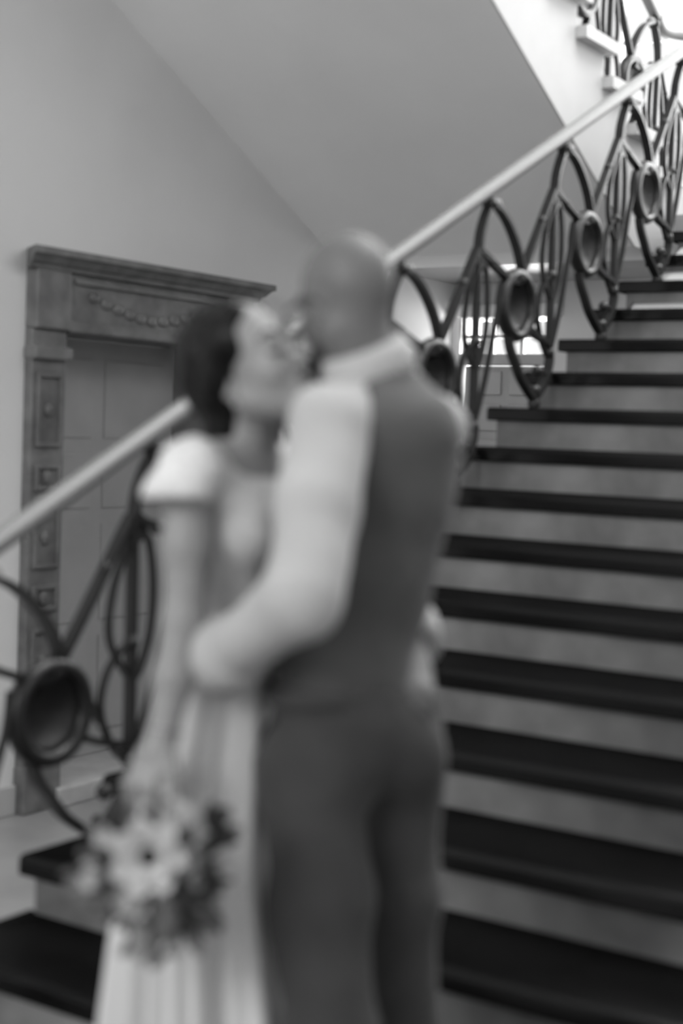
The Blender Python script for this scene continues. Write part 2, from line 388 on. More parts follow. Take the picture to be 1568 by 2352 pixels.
# ------------------------------------------------------------------ wrought iron balustrades
def unit_meshes():
    """one ornament in local (y,z), sheared to the slope; x is depth"""
    def pt(q): return np.array([0, q[0], q[1]+q[0]*SL])
    def bar(pts, w_=.015, d_=.036, n=7):
        c = catmull([pt(q) for q in pts], n); return sweep(c, rect(w_, d_))
    Nn = (-.08, .81)
    P_ = []          # (name, geometry, material, smooth)
    def add(nm, geo, mt='iron', sm=False): P_.append((nm, geo, mt, sm))
    add('baluster', bar([Nn, (-.062, .885), (0, .955), (.06, .925), (.13, .86), (.2, .77), (.255, .68), (.29, .60), (.295, .56)], .016, .04))
    add('brace', bar([Nn, (.02, .727), (.116, .646), (.20, .578), (.275, .545)], .02, .038))
    add('lyre_arm', bar([(.20, .355), (.225, .29), (.275, .21), (.325, .13), (.40, .04), (.455, -.02)], .02, .038))
    add('lyre_arm', bar([(.475, -.02), (.535, .0), (.585, .05), (.592, .11), (.55, .175), (.45, .25), (.355, .33)], .02, .038))
    add('upright', bar([(-.08, .80), (-.07, .11)], .024, .03))
    add('diagonal', bar([(-.09, .82), (-.19, .725), (-.29, .63), (-.36, .57)], .018))
    for q in ([(.12, .60), (.105, .5), (.068, .41), (.017, .26), (-.06, .12)], [(-.055, .77), (-.01, .70), (.012, .58), (.008, .45), (-.03, .36), (-.07, .33)],
              [(-.095, .75), (-.15, .66), (-.17, .56), (-.15, .47), (-.07, .33)], [(-.07, .45), (-.13, .45), (-.18, .41), (-.194, .321), (-.137, .184), (-.08, .11)], [(-.30, .52), (-.245, .40), (-.2, .30)]):
        add('scroll', bar(q, .012, .022))
    cm = pt((.265, .452))
    add('medallion_ring', revolve([(.104, -.014), (.118, -.028), (.142, -.024), (.152, 0), (.142, .024), (.118, .028), (.104, .014), (.104, -.014)], cm, (1, 0, 0), 36), 'iron', True)
    add('medallion_dish', revolve([(.0, -.035), (.03, -.034), (.06, -.026), (.09, -.01), (.106, .006), (.106, .01), (.09, -.004), (.06, -.02), (.03, -.028), (0, -.029)], cm, (1, 0, 0), 32), 'iron', True)
    bp = pt((0, .955))
    add('boss', revolve([(0, -.02), (.02, -.018), (.032, .0), (.03, .02), (.016, .032), (.014, .06), (0, .06)], bp, (0, 0, 1), 16), 'iron', True)
    add('ball', sphere(bp+np.array([0, .052, .012]), .024, 12, 8), 'rail', True)
    add('ring', revolve([(.026, -.012), (.042, -.012), (.042, .012), (.026, .012), (.026, -.012)], pt((-.07, .775)), (1, 0, 0), 20))
    for q, r_ in (((-.19, .725), .021), ((-.075, .45), .024), ((.02, .727), .022), ((.275, .555), .03), ((-.075, .12), .026)):
        add('knot', sphere(pt(q), r_, 12, 8), 'iron', True)
    add('foot', revolve([(0, .05), (.016, .05), (.024, .03), (.014, .015), (.014, -.0), (.024, -.012), (.028, -.03), (.022, -.045), (.022, -.14), (0, -.14)], pt((.466, -.02)), (0, 0, 1), 14), 'iron', True)
    add('drop', sphere(pt((.485, .085)), .024, 12, 8), 'iron', True)
    add('drop_stem', sweep([pt((.485, .085)), pt((.56, .045))], circ(.008, 6)), 'iron', True)
    return [(nm, mesh(nm, g[0], g[1], sm), mt) for nm, g, mt, sm in P_]
UM = unit_meshes()
def add_unit(parent, y0, z0, x, flip=False):
    o = link(UM[0][0], UM[0][1], M['iron'], parent, (x, y0, z0))
    if flip: o.scale = (1, -1, 1)
    for nm, me, mt in UM[1:]: link(nm, me, M[mt], o)
    return o
def rail_mesh(path):
    p = [(-.024, -.020), (-.03, -.004), (-.03, .010), (-.022, .022), (-.008, .028), (.008, .028), (.022, .022), (.03, .010), (.03, -.004), (.024, -.020)]
    v, f = sweep(path, p, (0, 0, 1)); return mesh('handrail', v, f, True)
RX, RH = .10, 1.018
b1 = empty('balustrade', (RX, 0, 0)); tag(b1, 'dark wrought iron balustrade with pale handrail beside the stairs', 'balustrade')
for k in range(-3, 5):
    y0 = 2.0+.6548*k; add_unit(b1, y0, y0*SL, 0)
path = [(0, -.30, -.30*SL+RH-.02), (0, -.15, -.15*SL+RH)]+[(0, y, y*SL+RH) for y in np.linspace(0, LY-.35, 24)]
path += [tuple(q) for q in catmull([(0, LY-.30, (LY-.30)*SL+RH), (0, LY-.02, LZ+RH-.02), (-.04, LY+.15, LZ+RH-.005), (-.18, LY+.23, LZ+RH-.015), (-.31, LY+.17, LZ+RH-.018), (-.37, LY+.05, LZ+RH-.01), (-.37, LY-.075, LZ+RH+.038)], 6)]
link('handrail', rail_mesh(path), M['rail'], b1)
nw = join([revolve([(0, 0), (.06, 0), (.06, .08), (.04, .11), (.03, .3), (.04, .5), (.03, .7), (.045, .95), (.03, 1.0), (0, 1.0)], (0, -.32, -R_), (0, 0, 1), 18)])
link('newel_post', mesh('newel_post', *nw, True), M['iron'], b1)
b2 = empty('balustrade', (-.27, 0, 0)); tag(b2, 'dark wrought iron balustrade of the upper flight against the bright window', 'balustrade')
def unz(y): return LZ+(LY-y)*SL
for k in range(0, 8):
    y0 = LY-.10-.6548*k; add_unit(b2, y0, unz(y0), 0, True)
path = [(0, y, unz(y)+RH) for y in np.linspace(LY-.08, .05, 24)]
link('handrail', rail_mesh(path), M['rail'], b2)

# ------------------------------------------------------------------ SDF modelling for figures
class SDF:
    def __init__(s, lo, hi, vox):
        s.lo = np.array(lo, float); s.vox = vox
        s.n = np.ceil((np.array(hi)-s.lo)/vox).astype(int)+1
        s.D = np.full(s.n, .2, np.float32)
    def _reg(s, lo, hi):
        a = np.maximum(np.floor((lo-s.lo)/s.vox).astype(int), 0); b = np.minimum(np.ceil((hi-s.lo)/s.vox).astype(int)+1, s.n)
        if np.any(b <= a): return None
        ax = [(s.lo[i]+np.arange(a[i], b[i])*s.vox).astype(np.float32) for i in range(3)]
        X, Y, Z = np.meshgrid(*ax, indexing='ij', sparse=True)
        return tuple(slice(a[i], b[i]) for i in range(3)), X, Y, Z
    def _mix(s, sl, d, k, sub=False):
        A = s.D[sl]
        if sub:
            d = -d; h = np.clip(.5-.5*(A-d)/k, 0, 1) if k else (A < d)
            s.D[sl] = A*(1-h)+d*h+k*h*(1-h)
        else:
            h = np.clip(.5+.5*(A-d)/k, 0, 1) if k else (d < A)
            s.D[sl] = A*(1-h)+d*h-k*h*(1-h)
    def cone(s, a, b, ra, rb, k=.02, sub=False):
        a = np.array(a, float); b = np.array(b, float); mr = max(ra, rb)+k+.02
        r = s._reg(np.minimum(a, b)-mr, np.maximum(a, b)+mr)
        if r is None: return s
        sl, X, Y, Z = r; ab = b-a; L = ab@ab+1e-12
        t = np.clip(((X-a[0])*ab[0]+(Y-a[1])*ab[1]+(Z-a[2])*ab[2])/L, 0, 1)
        d = np.sqrt((X-a[0]-t*ab[0])**2+(Y-a[1]-t*ab[1])**2+(Z-a[2]-t*ab[2])**2)-(ra+(rb-ra)*t)
        s._mix(sl, d, k, sub); return s
    def chain(s, pts, rs, k=.02):
        for i in range(len(pts)-1): s.cone(pts[i], pts[i+1], rs[i], rs[i+1], k)
        return s
    def ell(s, c, rad, axes=np.eye(3), k=.02, sub=False):
        c = np.array(c, float); mr = max(rad)+k+.02; ax = np.array(axes, float)
        r = s._reg(c-mr, c+mr)
        if r is None: return s
        sl, X, Y, Z = r; q = []
        for i in range(3): q.append((X-c[0])*ax[i][0]+(Y-c[1])*ax[i][1]+(Z-c[2])*ax[i][2])
        k0 = np.sqrt(sum((q[i]/rad[i])**2 for i in range(3))); k1 = np.sqrt(sum((q[i]/rad[i]**2)**2 for i in range(3)))+1e-9
        s._mix(sl, k0*(k0-1)/k1, k, sub); return s
    def keep(s, p, nrm, k=.004):
        """cut away the side the normal points to"""
        p = np.array(p, float); nrm = np.array(nrm, float)/np.linalg.norm(nrm)
        _, X, Y, Z = s._reg(s.lo, s.lo+s.n*s.vox)
        d = (X-p[0])*nrm[0]+(Y-p[1])*nrm[1]+(Z-p[2])*nrm[2]
        s.D = np.maximum(s.D, d.astype(np.float32)); return s
    def folds(s, amp, waves):
        _, X, Y, Z = s._reg(s.lo, s.lo+s.n*s.vox)
        w_ = 0
        for (kx, ky, kz, ph, a) in waves: w_ = w_+a*np.sin(kx*X+ky*Y+kz*Z+ph+1.3*np.sin(3*Z+5*X))
        s.D = s.D+(amp*w_).astype(np.float32); return s
    def mesh(s, name, base):
        D = s.D; S = D < 0; nx, ny, nz = D.shape
        cnt = np.zeros((nx-1, ny-1, nz-1), np.uint8)
        cor = [(i, j, k) for i in (0, 1) for j in (0, 1) for k in (0, 1)]
        for i, j, k in cor: cnt += S[i:nx-1+i, j:ny-1+j, k:nz-1+k]
        act = (cnt > 0) & (cnt < 8); idx = np.argwhere(act)
        vid = np.full(act.shape, -1, np.int32); vid[act] = np.arange(len(idx))
        acc = np.zeros((len(idx), 3)); num = np.zeros(len(idx))
        for a in cor:
            for d in range(3):
                if a[d]: continue
                b = list(a); b[d] = 1
                pa = idx+np.array(a); pb = idx+np.array(b)
                va = D[pa[:, 0], pa[:, 1], pa[:, 2]]; vb = D[pb[:, 0], pb[:, 1], pb[:, 2]]
                mk = (va < 0) != (vb < 0); t = np.where(mk, va/(va-vb+1e-12), 0)
                q = np.tile(np.array(a, float), (len(idx), 1)); q[:, d] += t
                acc[mk] += q[mk]; num[mk] += 1
        V = s.lo+(idx+acc/num[:, None])*s.vox
        Q = []
        for d in range(3):
            sl0 = [slice(None)]*3; sl1 = [slice(None)]*3; sl0[d] = slice(0, -1); sl1[d] = slice(1, None)
            e = np.argwhere(S[tuple(sl0)] != S[tuple(sl1)])
            o1, o2 = [(1, 2), (2, 0), (0, 1)][d]
            ok = (e[:, o1] > 0) & (e[:, o2] > 0) & (e[:, o1] < D.shape[o1]-1) & (e[:, o2] < D.shape[o2]-1); e = e[ok]
            def cell(a, b):
                c = e.copy(); c[:, o1] -= a; c[:, o2] -= b; return vid[c[:, 0], c[:, 1], c[:, 2]]
            q = np.stack([cell(1, 1), cell(0, 1), cell(0, 0), cell(1, 0)], 1)
            fl = ~S[tuple(sl0)][e[:, 0], e[:, 1], e[:, 2]]; q[fl] = q[fl][:, ::-1]; Q.append(q)
        Q = np.concatenate(Q); Q = Q[(Q >= 0).all(1)]
        return mesh_np(name, V-np.array(base), Q)
def unit(v): v = np.array(v, float); return v/np.linalg.norm(v)
UPW = np.array([0, 0, 1.])
RHh = unit([CR[0], CR[1], 0]); FHh = unit([CF[0], CF[1], 0])
def frame(fwd, up):
    f = unit(fwd); u = np.array(up, float); u = unit(u-f*(u@f)); r = np.cross(f, u); return f, u, r
class Head:
    def __init__(s, c, fwd, up, sc_=1.0): s.c = np.array(c); s.f, s.u, s.r = frame(fwd, up); s.s = sc_; s.ax = np.array([s.f, s.u, s.r])
    def p(s, a, b, c): return s.c+(s.f*a+s.u*b+s.r*c)*s.s
    def R(s, *r): return tuple(x*s.s for x in r)
    def build(s, S, fem=False):
        q = s.s
        S.ell(s.p(-.012, .035, 0), s.R(.098, .092, .076), s.ax, .02*q)
        S.ell(s.p(.03, -.035, 0), s.R(.062, .085, .057), s.ax, .03*q)
        S.ell(s.p(.062, -.098, 0), s.R(.026, .022, .026 if fem else .03), s.ax, .03*q)
        for e in (-1, 1):
            S.cone(s.p(-.005, -.055, e*.052), s.p(.06, -.102, e*.016), .02*q, .016*q, .03*q)
            S.ell(s.p(.062, -.03, e*.036), s.R(.026, .026, .022), s.ax, .02*q)
            S.ell(s.p(-.012, -.012, e*.076), s.R(.017, .032, .009), s.ax, .006*q)
            S.ell(s.p(-.004, -.012, e*.087), s.R(.009, .018, .006), s.ax, .006*q, True)
        S.cone(s.p(.080, .024, -.03), s.p(.080, .024, .03), .012*q, .012*q, .02*q)
        for e in (-1, 1):
            S.ell(s.p(.106, .0, e*.031), s.R(.02, .013, .017), s.ax, .012*q, True)
            S.ell(s.p(.078, .0, e*.031), s.R(.0135, .0125, .015), s.ax, .004*q)
        S.cone(s.p(.090, .008, 0), s.p(.114, -.036, 0), .007*q, .011*q, .012*q)
        for e in (-1, 1): S.ell(s.p(.10, -.04, e*.011), s.R(.010, .007, .007), s.ax, .006*q)
        S.cone(s.p(.088, -.066, -.015), s.p(.088, -.066, .015), .007*q, .007*q, .008*q)
        S.cone(s.p(.086, -.077, -.012), s.p(.086, -.077, .012), .008*q, .008*q, .008*q)
        S.ell(s.p(.099, -.0715, 0), s.R(.007, .0018, .02), s.ax, .003*q, True)
def hand(S, wrist, dirv, palm_n, curl=.5, thumb=1, sc_=1.0, spread=.12, rw=.026):
    """palm with four fingers bending toward palm_n and a thumb on side thumb*(dir x n)"""
    d = unit(dirv); n = np.array(palm_n, float); n = unit(n-d*(n@d)); s_ = np.cross(d, n)*thumb
    w_ = np.array(wrist, float); L = sc_
    pc = w_+d*.05*L
    S.cone(w_, w_+d*.025*L, rw*L, .027*L, .015)
    S.ell(pc, (.05*L, .014*L, .038*L), np.array([d, n, s_]), .012)
    for i, (off, ln) in enumerate(((.029, .072), (.0105, .080), (-.009, .075), (-.028, .058))):
        b = w_+d*.088*L+s_*off*L; dd = unit(d+s_*off*spread*20*.3); p0 = b; ang = 0
        for j, fr in enumerate((.45, .31, .24)):
            ang += curl*(1.0 if j == 0 else 1.15)
            v = dd*math.cos(ang)+n*math.sin(ang); p1 = p0+v*ln*fr*L
            S.cone(p0, p1, (.0092-.0010*j)*L, (.0084-.0010*j)*L, .004); p0 = p1
    p0 = w_+d*.022*L+s_*.026*L; v = unit(d*.75+s_*.62+n*.25)
    p1 = p0+v*.042*L; S.cone(p0, p1, .0125*L, .0105*L, .01)
    v = unit(d*.9+s_*.15+n*.4*(.5+curl)); p2 = p1+v*.032*L; S.cone(p1, p2, .0105*L, .0095*L, .004)
    v = unit(d*.9-s_*.1+n*.5*(.5+curl)); S.cone(p2, p2+v*.025*L, .0095*L, .0075*L, .004)

# ------------------------------------------------------------------ groom
FL = -R_                                         # floor height under the couple
A1 = math.radians(60); A2 = math.radians(40)
LATs = RHh*math.cos(A1)+FHh*math.sin(A1); FRs = -RHh*math.sin(A1)+FHh*math.cos(A1)
LATh = RHh*math.cos(A2)+FHh*math.sin(A2); FRh = -RHh*math.sin(A2)+FHh*math.cos(A2)
LATm = unit(LATs+LATh); FRm = unit(FRs+FRh)
axs = np.array([LATs, FRs, UPW]); axm = np.array([LATm, FRm, UPW]); axh = np.array([LATh, FRh, UPW])
pel, wai, lch, chs, uch, nkb = P(808, 1670, 2.52), P(788, 1530, 2.5), P(822, 1330, 2.5), P(868, 1120, 2.5), P(880, 975, 2.5), P(862, 890, 2.5)
sL, sR = P(757, 975, 2.36), P(988, 985, 2.66)
eL, wL = P(695, 1375, 2.22), P(508, 1512, 2.40)
eR, wR = P(915, 1345, 2.74), P(962, 1600, 2.50)
hL, hR = pel-LATh*.09-UPW*.05, pel+LATh*.09-UPW*.05
kL, kR = P(755, 2385, 2.44), P(905, 2370, 2.66)
aL = np.array([kL[0], kL[1], FL+.09])-FRh*.03; aR = np.array([kR[0], kR[1], FL+.09])-FRh*.03
HM = Head(P(794, 698, 2.49), -RHh*.58+FHh*.80-UPW*.14, UPW-RHh*.10, .93)
gbase = np.array([pel[0], pel[1], FL])
lo, hi = gbase+np.array([-.62, -.62, -.02]), gbase+np.array([.62, .62, 1.95])
S = SDF(lo, hi, .0055)
HM.build(S)
S.cone(HM.p(-.02, -.05, 0), nkb-UPW*.02, .058, .062, .03)
S.cone(nkb, uch, .06, .09, .04)
S.ell(uch-UPW*.03, (.165, .095, .10), axs, .05); S.ell(chs, (.15, .105, .17), axs, .05); S.ell(lch, (.135, .095, .14), axm, .05)
S.ell(wai, (.135, .095, .12), axm, .05); S.ell(pel, (.15, .11, .12), axh, .05)
S.chain([sL, eL, wL], [.052, .042, .028], .03); S.chain([sR, eR, wR], [.052, .042, .029], .03)
hand(S, wL, P(455, 1545, 2.47)-wL, -RHh*.1+FHh*.9, .35, 1)
hand(S, wR, P(945, 1760, 2.515)-wR, -LATh*.5+FRh*.2+FHh, .2, 1)
for h_, k_, a_, sd in ((hL, kL, aL, -1), (hR, kR, aR, 1)):
    S.chain([h_, k_, a_], [.085, .055, .04], .04)
    S.cone(a_-UPW*.045-FRh*.03, a_-UPW*.06+FRh*.15, .035, .028, .03)
groom = link('person', S.mesh('groom_body', gbase), M['skin'], None, gbase)
tag(groom, 'man with shaved head in grey waistcoat and white shirt, holding the woman in white', 'person')
def child(S, name, mt, par, base, label=None):
    o = link(name, S.mesh(name, base), mt, par)
    if label: o['label'] = label
    return o
# shirt
S = SDF(lo, hi, .006)
S.cone(nkb, uch, .074, .104, .03); S.cone(nkb-UPW*.03, sL, .06, .066, .03); S.cone(nkb-UPW*.03, sR, .06, .062, .03)
S.ell(uch-UPW*.03, (.168, .102, .104), axs, .03); S.ell(chs, (.150, .106, .17), axs, .03); S.ell(lch, (.136, .096, .14), axm, .03); S.ell(wai, (.136, .096, .11), axm, .03)
cufL = eL+(wL-eL)*.86; cufR = eR+(wR-eR)*.40
S.chain([sL-UPW*.005, (sL+eL)/2, eL, cufL], [.068, .067, .060, .050], .015)
S.chain([sR-UPW*.005, (sR+eR)/2, eR, cufR], [.064, .062, .056, .048], .015)
S.folds(.0022, [(30, 12, 38, 0, 1), (-25, 20, 30, 1, .8), (10, -30, 22, 2, .7)])
shirt = child(S, 'shirt', M['shirt'], groom, gbase, 'white shirt with rolled sleeves')
def tube_ring(name, c, axis, r0, h, th, mt, par, base, label=None, ell=None):
    a = unit(axis); v, f = revolve([(r0, -h/2), (r0+th, -h/2+.003), (r0+th*1.1, 0), (r0+th, h/2-.003), (r0, h/2), (r0, -h/2)], np.array(c)-base, a, 28)
    o = link(name, mesh(name, v, f, True), mt, par)
    if label: o['label'] = label
    return o
tube_ring('cuff', cufL+unit(wL-eL)*.02, wL-eL, .038, .075, .022, M['shirt'], shirt, gbase, 'rolled white cuff')
tube_ring('cuff', cufR+unit(wR-eR)*.02, wR-eR, .036, .07, .022, M['shirt'], shirt, gbase, 'rolled white cuff')
# collar
nd = unit(HM.p(-.02, -.05, 0)-nkb)
v, f = revolve([(.064, -.03), (.078, -.035), (.084, -.012), (.080, .014), (.073, .03), (.067, .03), (.064, -.03)], nkb+nd*.045-gbase, nd, 36)
link('collar', mesh('collar', v, f, True), M['shirt'], shirt)['label'] = 'white standing shirt collar'
# waistcoat
S = SDF(lo, hi, .006)
S.ell(uch-UPW*.03, (.170, .116, .112), axs, .04); S.ell(chs, (.163, .124, .178), axs, .05); S.ell(lch, (.148, .112, .15), axm, .05); S.ell(wai, (.146, .110, .13), axm, .05)
S.cone(nkb-LATs*.05-UPW*.015, sL+LATs*.03-UPW*.005, .062, .066, .03); S.cone(nkb+LATs*.05-UPW*.015, sR-LATs*.03-UPW*.005, .062, .066, .03)
S.cone(nkb-UPW*.02, uch, .084, .114, .03)
S.folds(.0022, [(14, 10, 34, 0, 1), (-20, 12, 26, 1, .9), (8, -10, 48, 2, .5)])
S.keep(P(785, 1578, 2.5), -UPW+RHh*.06)
S.keep(nkb+nd*.028, nd)
dl = unit(eL-sL); dr_ = unit(eR-sR)
S.cone(sL-dl*.04-LATs*.012, eL, .0655, .056, .008, True); S.cone(sR-dr_*.04+LATs*.012, eR, .0625, .054, .008, True)
S.cone(eL, cufL, .062, .052, .008, True)
vest = child(S, 'waistcoat', M['vest'], groom, gbase, 'dark grey sleeveless waistcoat')
# trousers
S = SDF(lo, hi, .006)
S.ell(wai-UPW*.03, (.139, .102, .10), axm, .04); S.ell(pel, (.150, .118, .13), axh, .04)
S.ell(pel-FRh*.045-LATh*.07-UPW*.04, (.075, .075, .10), axh, .04); S.ell(pel-FRh*.045+LATh*.07-UPW*.04, (.075, .075, .10), axh, .04)
for h_, k_, a_ in ((hL, kL, aL), (hR, kR, aR)):
    S.chain([h_, (h_+k_)/2, k_, a_-UPW*.01], [.092, .086, .078, .072], .03)
S.folds(.0028, [(18, 12, 30, 0, 1), (-16, 20, 24, 1, .9), (30, 10, 9, 2, .6)])
S.keep(P(785, 1520, 2.5), UPW)
S.keep([0, 0, FL+.035], -UPW)
trs = child(S, 'trousers', M['trouser'], groom, gbase, 'dark grey trousers')
# belt loop band
wc = P(783, 1585, 2.5)
ring = []
for i in range(48):
    t = 2*PI*i/48; ring.append(wc+LATm*.145*math.cos(t)+FRm*.108*math.sin(t)-gbase)
v, f = sweep(ring, rect(.006, .03), (0, 0, 1), True)
link('waistband', mesh('waistband', v, f, True), M['trouser'], trs)
# pocket edge
v, f = sweep(catmull([pel-LATh*.15-FRh*.02+UPW*.07-gbase, pel-LATh*.165+FRh*.03-gbase, pel-LATh*.14+FRh*.08-UPW*.06-gbase], 6), circ(.004, 6))
link('pocket_edge', mesh('pocket_edge', v, f, True), M['leather'], trs)
# shoes
for a_ in (aL, aR):
    S = SDF(a_+np.array([-.3, -.3, -.12]), a_+np.array([.3, .3, .12]), .006)
    S.cone(a_-UPW*.035-FRh*.045, a_-UPW*.04+FRh*.06, .046, .048, .03); S.cone(a_-UPW*.045+FRh*.06, a_-UPW*.055+FRh*.17, .048, .034, .03)
    S.keep([0, 0, FL+.002], -UPW); S.keep(a_+UPW*.02, UPW)
    child(S, 'shoe', M['leather'], groom, gbase)
# beard, eyebrow, glasses
S = SDF(HM.c-.17, HM.c+.17, .004)
for e in (-1, 1):
    S.chain([HM.p(-.008, -.03, e*.063), HM.p(.01, -.075, e*.056), HM.p(.062, -.112, e*.018)], [.009, .014, .02], .015)
S.cone(HM.p(.088, -.06, -.02), HM.p(.088, -.06, .02), .008, .008, .01); S.ell(HM.p(.068, -.112, 0), (.034, .022, .034), HM.ax, .02)
child(S, 'beard', M['beard'], groom, gbase, 'short dark beard')
for e in (-1, 1):
    S = SDF(HM.c-.17, HM.c+.17, .004); S.chain([HM.p(.099, .022, e*.014), HM.p(.097, .028, e*.032), HM.p(.082, .022, e*.05)], [.005, .005, .004], .004)
    child(S, 'eyebrow', M['brow'], groom, gbase)
v, f = sweep([HM.p(.113, .004, -.008)-gbase, HM.p(.116, .006, 0)-gbase, HM.p(.113, .004, .008)-gbase], circ(.002, 6), HM.u)
gs = link('glasses', mesh('bridge', v, f, True), M['leather'], groom); gs['label'] = 'thin dark framed glasses'
for e in (-1, 1):
    c = [HM.p(.112, .0+.019*math.sin(t), e*.033+.026*math.cos(t))-gbase for t in np.linspace(0, 2*PI, 24, endpoint=False)]
    v, f = sweep(c, circ(.0022, 6), HM.f, True); link('lens_rim', mesh('lens_rim', v, f, True), M['leather'], gs)
    v, f = sweep([HM.p(.110, .006, e*.06)-gbase, HM.p(.06, .008, e*.077)-gbase, HM.p(-.01, .012, e*.084)-gbase, HM.p(-.03, -.005, e*.082)-gbase], circ(.0024, 6), HM.u)
    link('temple', mesh('temple', v, f, True), M['leather'], gs)

# ------------------------------------------------------------------ bride
B1 = math.radians(32)                              # turned toward the viewer from facing right
FRb = RHh*math.cos(B1)-FHh*math.sin(B1); LATb = -RHh*math.sin(B1)-FHh*math.cos(B1)   # LATb: her right
axb = np.array([LATb, FRb, UPW])
bpel, bwai, bchs, buch, bnk = P(508, 1720, 2.58), P(545, 1475, 2.57), P(548, 1230, 2.56), P(545, 1105, 2.555), P(556, 1025, 2.55)
bsR, beR, bwR = P(438, 1092, 2.42), P(424, 1420, 2.40), P(374, 1695, 2.36)
bsL, beL, bwL = buch-LATb*.15, P(735, 1290, 2.80), P(800, 1420, 2.72)
HB = Head(P(574, 845, 2.50), RHh*.68+UPW*.44-FHh*.52, UPW*.85-RHh*.45, .95)
bbase = np.array([bpel[0], bpel[1], FL])
lo, hi = bbase+np.array([-.5, -.5, -.02]), bbase+np.array([.5, .6, 1.85])
S = SDF(lo, hi, .0055)
HB.build(S, True)
S.cone(HB.p(-.02, -.05, 0), bnk-UPW*.01, .045, .05, .03); S.cone(bnk, buch, .05, .07, .04)
S.cone(bnk-UPW*.03, bsR, .04, .04, .03); S.cone(bnk-UPW*.03, bsL, .04, .04, .03)
S.ell(buch-UPW*.03, (.14, .075, .09), axb, .05); S.ell(bchs, (.12, .085, .12), axb, .05); S.ell(bwai, (.10, .075, .12), axb, .05); S.ell(bpel, (.122, .092, .12), axb, .03)
S.chain([bsR, (bsR+beR)/2, beR, (beR+bwR)/2, bwR], [.044, .041, .034, .032, .024], .02)
S.chain([bsL, beL, bwL], [.042, .034, .024], .02)
grip = P(322, 1800, 2.335)
hdir = unit(grip-bwR); hn = unit(FHh*.8+RHh*.55); hn = unit(hn-hdir*(hn@hdir))
hand(S, bwR, hdir, hn, .85, 1, .95, rw=.022)
hand(S, bwL, RHh*.3-UPW*.6+FRs*.1, -FRs, .3, 1, .9, rw=.022)
for e in (-1, 1):
    h_ = bpel+LATb*e*.062-UPW*.06; k_ = np.array([h_[0], h_[1], FL+.48])+FRb*.02; a_ = np.array([h_[0], h_[1], FL+.11])
    S.chain([h_, k_, a_], [.068, .046, .033], .02); S.cone(a_-UPW*.03, a_+FRb*.13-UPW*.08, .03, .024, .02)
bride = link('person', S.mesh('bride_body', bbase), M['skin2'], None, bbase)
tag(bride, 'dark-haired woman in white lace dress leaning back with bouquet in hand', 'person')
# facial details
S = SDF(HB.c-.16, HB.c+.16, .0035)
S.cone(HB.p(.0905, -.066, -.015), HB.p(.0905, -.066, .015), .0066, .0066, .006); S.cone(HB.p(.089, -.077, -.012), HB.p(.089, -.077, .012), .0072, .0072, .006)
child(S, 'lips', M['lips'], bride, bbase)
for e in (-1, 1):
    S = SDF(HB.c-.16, HB.c+.16, .0035); S.chain([HB.p(.093, .027, e*.014), HB.p(.091, .033, e*.032), HB.p(.076, .026, e*.05)], [.004, .004, .003], .003)
    child(S, 'eyebrow', M['brow'], bride, bbase)
for e in (-1, 1):
    S = SDF(HB.c-.16, HB.c+.16, .003); S.chain([HB.p(.090, -.004, e*.018), HB.p(.0935, -.008, e*.031), HB.p(.084, -.004, e*.045)], [.0035, .004, .0035], .003)
    child(S, 'eyelash', M['brow'], bride, bbase)
# hair with low bun
S = SDF(HB.c-.24, HB.c+.2, .004)
S.ell(HB.p(-.03, .04, 0), HB.R(.104, .098, .086), HB.ax, .02)
S.ell(HB.p(-.055, -.01, 0), HB.R(.082, .085, .082), HB.ax, .03)
for e in (-1, 1): S.chain([HB.p(.045, .095, e*.03), HB.p(.02, .05, e*.075), HB.p(-.03, .0, e*.083)], [.018, .018, .02], .02)
S.ell(HB.p(-.095, -.075, .005), HB.R(.055, .058, .06), HB.ax, .02)
S.ell(HB.p(-.085, -.075, .06), HB.R(.03, .034, .02), HB.ax, .012)
S.ell(HB.p(.10, .02, 0), HB.R(.055, .072, .078), HB.ax, .01, True)
S.ell(HB.p(.06, -.06, 0), HB.R(.07, .085, .2), HB.ax, .01, True)
S.folds(.0016, [(60, 40, 90, 0, 1), (-80, 60, 50, 1, 1)])
child(S, 'hair', M['hair'], bride, bbase, 'dark hair gathered in a low bun')
v, f = sphere(HB.p(-.01, -.048, .078)-bbase, .006, 10, 7); link('earring', mesh('earring', v, f, True), M['metal'], bride)
# bodice
S = SDF(lo, hi, .005)
S.ell(buch-UPW*.035, (.152, .088, .092), axb, .05); S.ell(bchs, (.132, .098, .125), axb, .05); S.ell(bwai, (.112, .088, .125), axb, .05)
S.ell(bchs+FRb*.065+LATb*.058+UPW*.02, (.055, .05, .055), axb, .03); S.ell(bchs+FRb*.065-LATb*.058+UPW*.02, (.055, .05, .055), axb, .03)
S.cone(bnk-UPW*.05+LATb*.05, bsR+UPW*.012, .040, .048, .03); S.cone(bnk-UPW*.055-LATb*.05, bsL+UPW*.01, .042, .056, .03)
capR = P(402, 1150, 2.37)
S.cone(bsR+UPW*.008, capR, .050, .056, .02); S.cone(bsL, bsL+(beL-bsL)*.25, .056, .054, .02)
S.folds(.0012, [(70, 50, 60, 0, 1), (-60, 80, 40, 1, 1), (90, -30, 80, 2, .6)])
